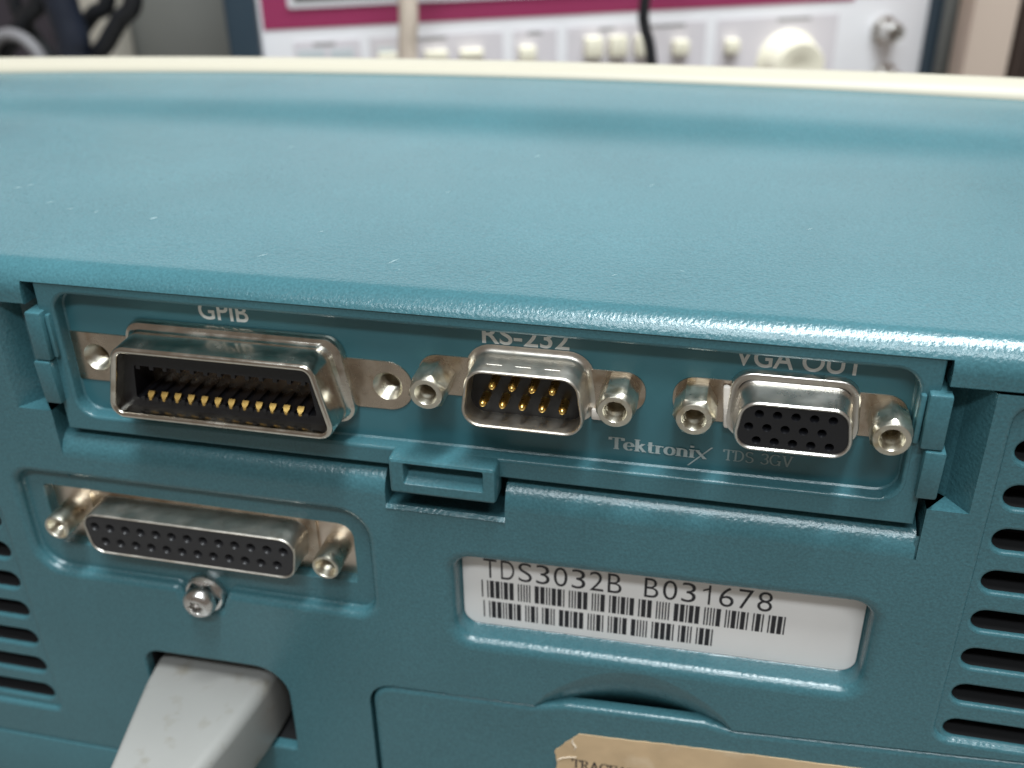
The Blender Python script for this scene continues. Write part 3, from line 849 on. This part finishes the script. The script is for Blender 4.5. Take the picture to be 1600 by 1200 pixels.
def tube(mb, pts, r, n=12, m=None):
    """smooth round cable through pts"""
    P = [Vector(p) for p in pts]; Q = []
    for i in range(len(P)-1):
        a, b, c, d = P[max(0, i-1)], P[i], P[i+1], P[min(len(P)-1, i+2)]
        for k in range(8):
            t = k/8
            Q.append(.5*((2*b) + (c-a)*t + (2*a-5*b+4*c-d)*t*t + (3*b-a-3*c+d)*t**3))
    Q.append(P[-1]); loops = []; up = Vector((.31, .2, .93)).normalized()
    for i, q in enumerate(Q):
        d = (Q[min(i+1, len(Q)-1)] - Q[max(i-1, 0)]).normalized()
        u = (up - d*up.dot(d)).normalized(); w = d.cross(u); up = u
        loops.append([tuple(q + (u*math.cos(2*math.pi*k/n) + w*math.sin(2*math.pi*k/n))*r) for k in range(n)])
    mb.loft(loops, m, cap=True, cap0=True)
mb = MB(); tube(mb, [(-57.5, -54, -71.2), (-58, -66, -74), (-64, -84, -92), (-85, -98, -111), (-130, -105, -114.6), (-220, -95, -114.6)], 3.4)
ppart(mb, 'power_cord', material('grey_cord', (.5, .49, .46), .5))

# ------------------------------------------------------------------ background: function generator behind
AG = math.radians(24)
P0 = CAM + ray(410, 48)*((330 - CAM.y)/ray(410, 48).y)
gen = empty('function_generator', (P0.x, P0.y, BENCH), AG, 'white bench instrument with burgundy display band, cream buttons and a large knob, behind the oscilloscope', 'instrument')
nrm = Vector((-math.sin(AG), math.cos(AG), 0)); dirv = Vector((math.cos(AG), math.sin(AG), 0))
def G(u, v):
    d = ray(u, v); q = CAM + d*(((P0-CAM).dot(nrm))/d.dot(nrm)) - P0
    return (q.dot(dirv), q.z + P0.z - BENCH)
def gpart(mb, name, m, parent=None, angle=32): return mb.build(name, m, parent or gen, angle)
WHITE = material('white_panel', (0.87, 0.86, 0.89), .45)
BURG = material('burgundy_panel', (0.30, 0.035, 0.105), .35)
LILAC = material('grey_lilac_print', (0.66, 0.62, 0.65), .5)
CREAM = material('cream_key', (0.85, 0.80, 0.65), .45)
NAVY = material('dark_blue_rail', (0.025, 0.045, 0.065), .45)
GREYP = material('grey_plastic', (0.20, 0.20, 0.19), .5)
zb = -BENCH
GT = 118 + 78                                    # top of the case above the bench
mb = MB(); mb.rbox(2, 330, 3, 260, 9, GT-2, 3)
gpart(mb, 'case', material('case_grey', (.55, .54, .52), .5))
mb = MB(); mb.rbox(-1.5, 333, 0, 6, 7, GT, 2)
fp = gpart(mb, 'front_panel', WHITE)
for x in (30, 300):
    for y in (30, 230):
        mb = MB(); mb.rbox(x-10, x+10, y-10, y+10, 0, 9.3, 1); gpart(mb, 'foot', BLACK)
mb = MB(); mb.rbox(0.5, 290.3, -.5, .5, zb-17.8, GT-10, .2, 1); gpart(mb, 'display_band', BURG, fp)
mb = MB(); mb.rbox(291, 331, -.4, .5, zb-16.2, GT-10, .2, 1); gpart(mb, 'cream_corner', material('cream_corner', (.85, .79, .66), .5), fp)
mb = MB(); mb.rbox(12.5, 200, -1.6, -.2, zb-8.6, GT-16, 1.2, 2); dsp = gpart(mb, 'display_frame', WHITE, fp)
mb = MB(); mb.rbox(15.5, 197, -1.9, -1.4, zb-5.8, GT-19, .4, 2); gpart(mb, 'screen', material('display_glass', (.05, .06, .06), .15), dsp)
for a, b, tt in ((13, 43.5, ((22, 32),)), (48, 111, ((68, 84),)), (116, 137.5, ((123, 130),)), (142.5, 213, ((158, 166), (184, 202))), (218.5, 283, ((250, 268),))):
    mb = MB(); mb.rbox(a, b, -.35, .3, 25, zb-23.4, .1, 1); q = gpart(mb, 'control_field', LILAC, fp)
    for c, d in tt:
        mb = MB(); mb.rbox(c, d, -.45, -.2, zb-25.8, zb-24.6, 0); gpart(mb, 'caption_line', GREYP, q)
for (u, v, w, h) in ((925, 72, 8.8, 9.5), (963, 70, 8.8, 9.5), (1003, 69, 8.8, 9.5), (1060, 72, 8.0, 7.0), (1140, 70, 7.0, 6.5), (822, 82, 8.0, 7.0), (680, 84, 11, 4), (735, 82, 11, 4), (605, 88, 9, 4)):
    x, z = G(u, v)
    mb = MB(); mb.rbox(x-w/2, x+w/2, -5.5, 0, z-h/2, z+h/2, .8, 2); gpart(mb, 'push_button', CREAM, fp)
for (x, z) in ((20, 30), (60, 30), (100, 30), (160, 32), (190, 32)):
    mb = MB(); mb.rbox(x-5, x+5, -5.5, 0, z-4, z+4, 1.4, 3); gpart(mb, 'push_button', CREAM, fp)
for (u0, u1, v) in ((465, 508, 82), (516, 552, 80), (590, 616, 78)):
    x0, z0 = G(u0, v); x1, _ = G(u1, v)
    mb = MB(); mb.rbox(x0, x1, -.6, 0, z0-4, z0+.8, .1, 1); gpart(mb, 'key_legend', material('pale_blue_legend', (.52, .56, .58), .5), fp)
kx, kz = G(1228, 98)
mb = MB(); lathe(mb, [(16.5, 0), (16.5, -2), (14.5, -3.5), (13.6, -15), (12.6, -16.5), (5.5, -16.2), (4.5, -15.6)], kx, kz, 40); gpart(mb, 'tuning_knob', CREAM, fp)
for v in (45, 118):
    bx_, bz_ = G(1379, v)
    mb = MB(); lathe(mb, [(6.8, 0), (6.8, -2.5), (4.9, -2.6), (4.9, -13), (4.3, -13.4), (3.6, -13), (3.4, -5), (1.2, -5), (1.1, -10)], bx_, bz_, 24)
    mb.rbox(bx_-5.9, bx_+5.9, -11, -9.5, bz_-1, bz_+1, .4, 1)
    gpart(mb, 'bnc_socket', STEEL, fp)
for x0, x1, m in ((-15.5, -1.6, NAVY), (333.2, 339, NAVY)):
    mb = MB(); mb.rbox(x0, x1, -4, 200, 4, GT-6, 2); gpart(mb, 'side_rail', m)
mb = MB(); mb.rbox(339.2, 352, 4, 60, 2, GT-20, 4, 3); mb.rbox(339.4, 351, -2, 4, 60, 108, 2, 2); gpart(mb, 'carry_handle', GREYP)

# cables, posts and cabinets behind
RUB = material('black_rubber', (.012, .013, .016), .45)
def bpt(u, v, y):
    x, z = U(u, v, y); return (x, y, z)
def cable(name, pix, r, m, label, group=None, tail=True):
    pts = [bpt(u, v, y) for u, v, y in pix]
    mb = MB(); tube(mb, pts, r)
    tag(mb.build(name, m), label, 'cable', group)
def down(u, v, y, dx=0):
    x, z = U(u, v, y); return x + dx, y, z
mb = MB()
a = bpt(638, 96, 300); b = bpt(637, 0, 300)
tube(mb, [(a[0]+14, a[1]-4, BENCH+4), (a[0]+3, a[1], -70), a, b, (b[0]-4, b[1]+4, 60), (b[0]+10, b[1]+40, 90), (b[0]+40, b[1]+150, 84)], 4.0)
tag(mb.build('cable', material('beige_cable', (.66, .56, .47), .5)), 'thick beige cable hanging in front of the burgundy display band', 'cable')
mb = MB()
a = bpt(1018, 96, 318); b = bpt(1007, 40, 318); c = bpt(1008, 0, 318)
tube(mb, [(a[0]+14, a[1]-4, BENCH+2.5), (a[0]+5, a[1], -75), a, b, c, (c[0]+4, c[1]+4, 50), (c[0]+12, c[1]+40, 84), (c[0]+30, c[1]+150, 82)], 2.3)
tag(mb.build('cable', RUB), 'thin black cable hanging in front of the cream buttons', 'cable')
def bench_cable(pix, y, r, m, label):
    pts = [bpt(u, v, y) for u, v in pix]
    top = pts[0]; bot = pts[-1]
    pts = [(top[0]*1.02-10, y+12, 70), (top[0]-2, y+3, (top[2]+70)/2)] + pts + [(bot[0]*1.0+6, y-4, -72), (bot[0]+24, y-10, BENCH+r+.2), (bot[0]+90, y-14, BENCH+r)]
    mb = MB(); tube(mb, pts, r); tag(mb.build('cable', m), label, 'cable')
bench_cable([(92, -10), (104, 30), (114, 60), (120, 100)], 318, 7.6, material('navy_cable', (.014, .018, .03), .4), 'thick dark blue cable standing beside the crossing black cables')
bench_cable([(168, -5), (146, 22), (126, 50), (104, 100)], 335, 3.9, RUB, 'black cable crossing behind the thick dark blue cable')
bench_cable([(208, -5), (188, 30), (168, 65), (152, 105)], 326, 4.3, RUB, 'black cable leaning in front of the grey cabinet')
bench_cable([(60, -8), (42, 25), (22, 60), (4, 100)], 342, 4.4, RUB, 'black cable passing behind the curled grey cable')
bench_cable([(20, -8), (34, 30), (58, 62), (84, 100)], 350, 3.4, RUB, 'thin black cable slanting against the dark cabinet')
mb = MB()
cx, cz = U(20, 92, 330)
pts = [(cx + 17*math.cos(math.radians(w)), 330 + w*.03, cz - 8 + 19*math.sin(math.radians(w))) for w in range(-180, 181, 30)]
tube(mb, [(pts[0][0]-6, 332, BENCH+3)] + pts + [(pts[-1][0]-12, 338, BENCH+3), (pts[-1][0]-60, 338, BENCH+3)], 3.0)
tag(mb.build('cable', material('grey_cable', (.25, .24, .25), .5)), 'grey cable curled into a loop beside the thick dark blue cable', 'cable')

def cabinet(name, u0, u1, y, depth, top, m, label, cat, panel=None):
    x0 = U(u0, 60, y)[0]; x1 = U(u1, 60, y)[0]
    root = empty(name, ((x0+x1)/2, y, BENCH), 0, label, cat)
    mb = MB(); mb.rbox(x0-(x0+x1)/2, x1-(x0+x1)/2, 0, depth, 0, top-BENCH, 2, 2); mb.build('body', m, root)
    if panel:
        mb = MB(); mb.rbox(x0-(x0+x1)/2+6, x1-(x0+x1)/2-6, -2, 1, 8, top-BENCH-8, 1, 2); mb.build('door_panel', panel, root)
    return root
cabinet('grey_cabinet', 165, 480, 470, 160, 130, material('grey_cabinet', (.20, .20, .185), .55, vary=.06, vscale=9), 'plain grey cabinet behind the black cables', 'cabinet', material('grey_door', (.21, .21, .195), .55))
cabinet('cream_post', 128, 172, 440, 24, 150, material('cream_post', (.60, .55, .47), .6), 'narrow cream post between the crossing cables', 'post')
cabinet('dark_cabinet', -260, 100, 480, 160, 150, material('dark_cabinet', (.045, .035, .045), .6), 'dark cabinet behind the coiled grey cable', 'cabinet', material('dark_door', (.05, .04, .05), .5))
cabinet('beige_post', 1512, 1584, 420, 40, 160, material('beige_post', (.62, .50, .42), .6), 'beige upright post beside the white instrument', 'post')
cabinet('brown_cabinet', 1586, 1760, 428, 160, 150, material('brown_cabinet', (.045, .028, .022), .5), 'dark brown cabinet beside the beige post', 'cabinet', material('brown_door', (.05, .03, .025), .5))
mb = MB(); mb.rbox(-900, 900, 700, 720, BENCH-30, 105, 0)  # back wall, cut low so the added far light passes over it
tag(mb.build('low_back_wall', material('grey_wall', (.36, .34, .31), .8, vary=.05, vscale=6)), kind='structure')
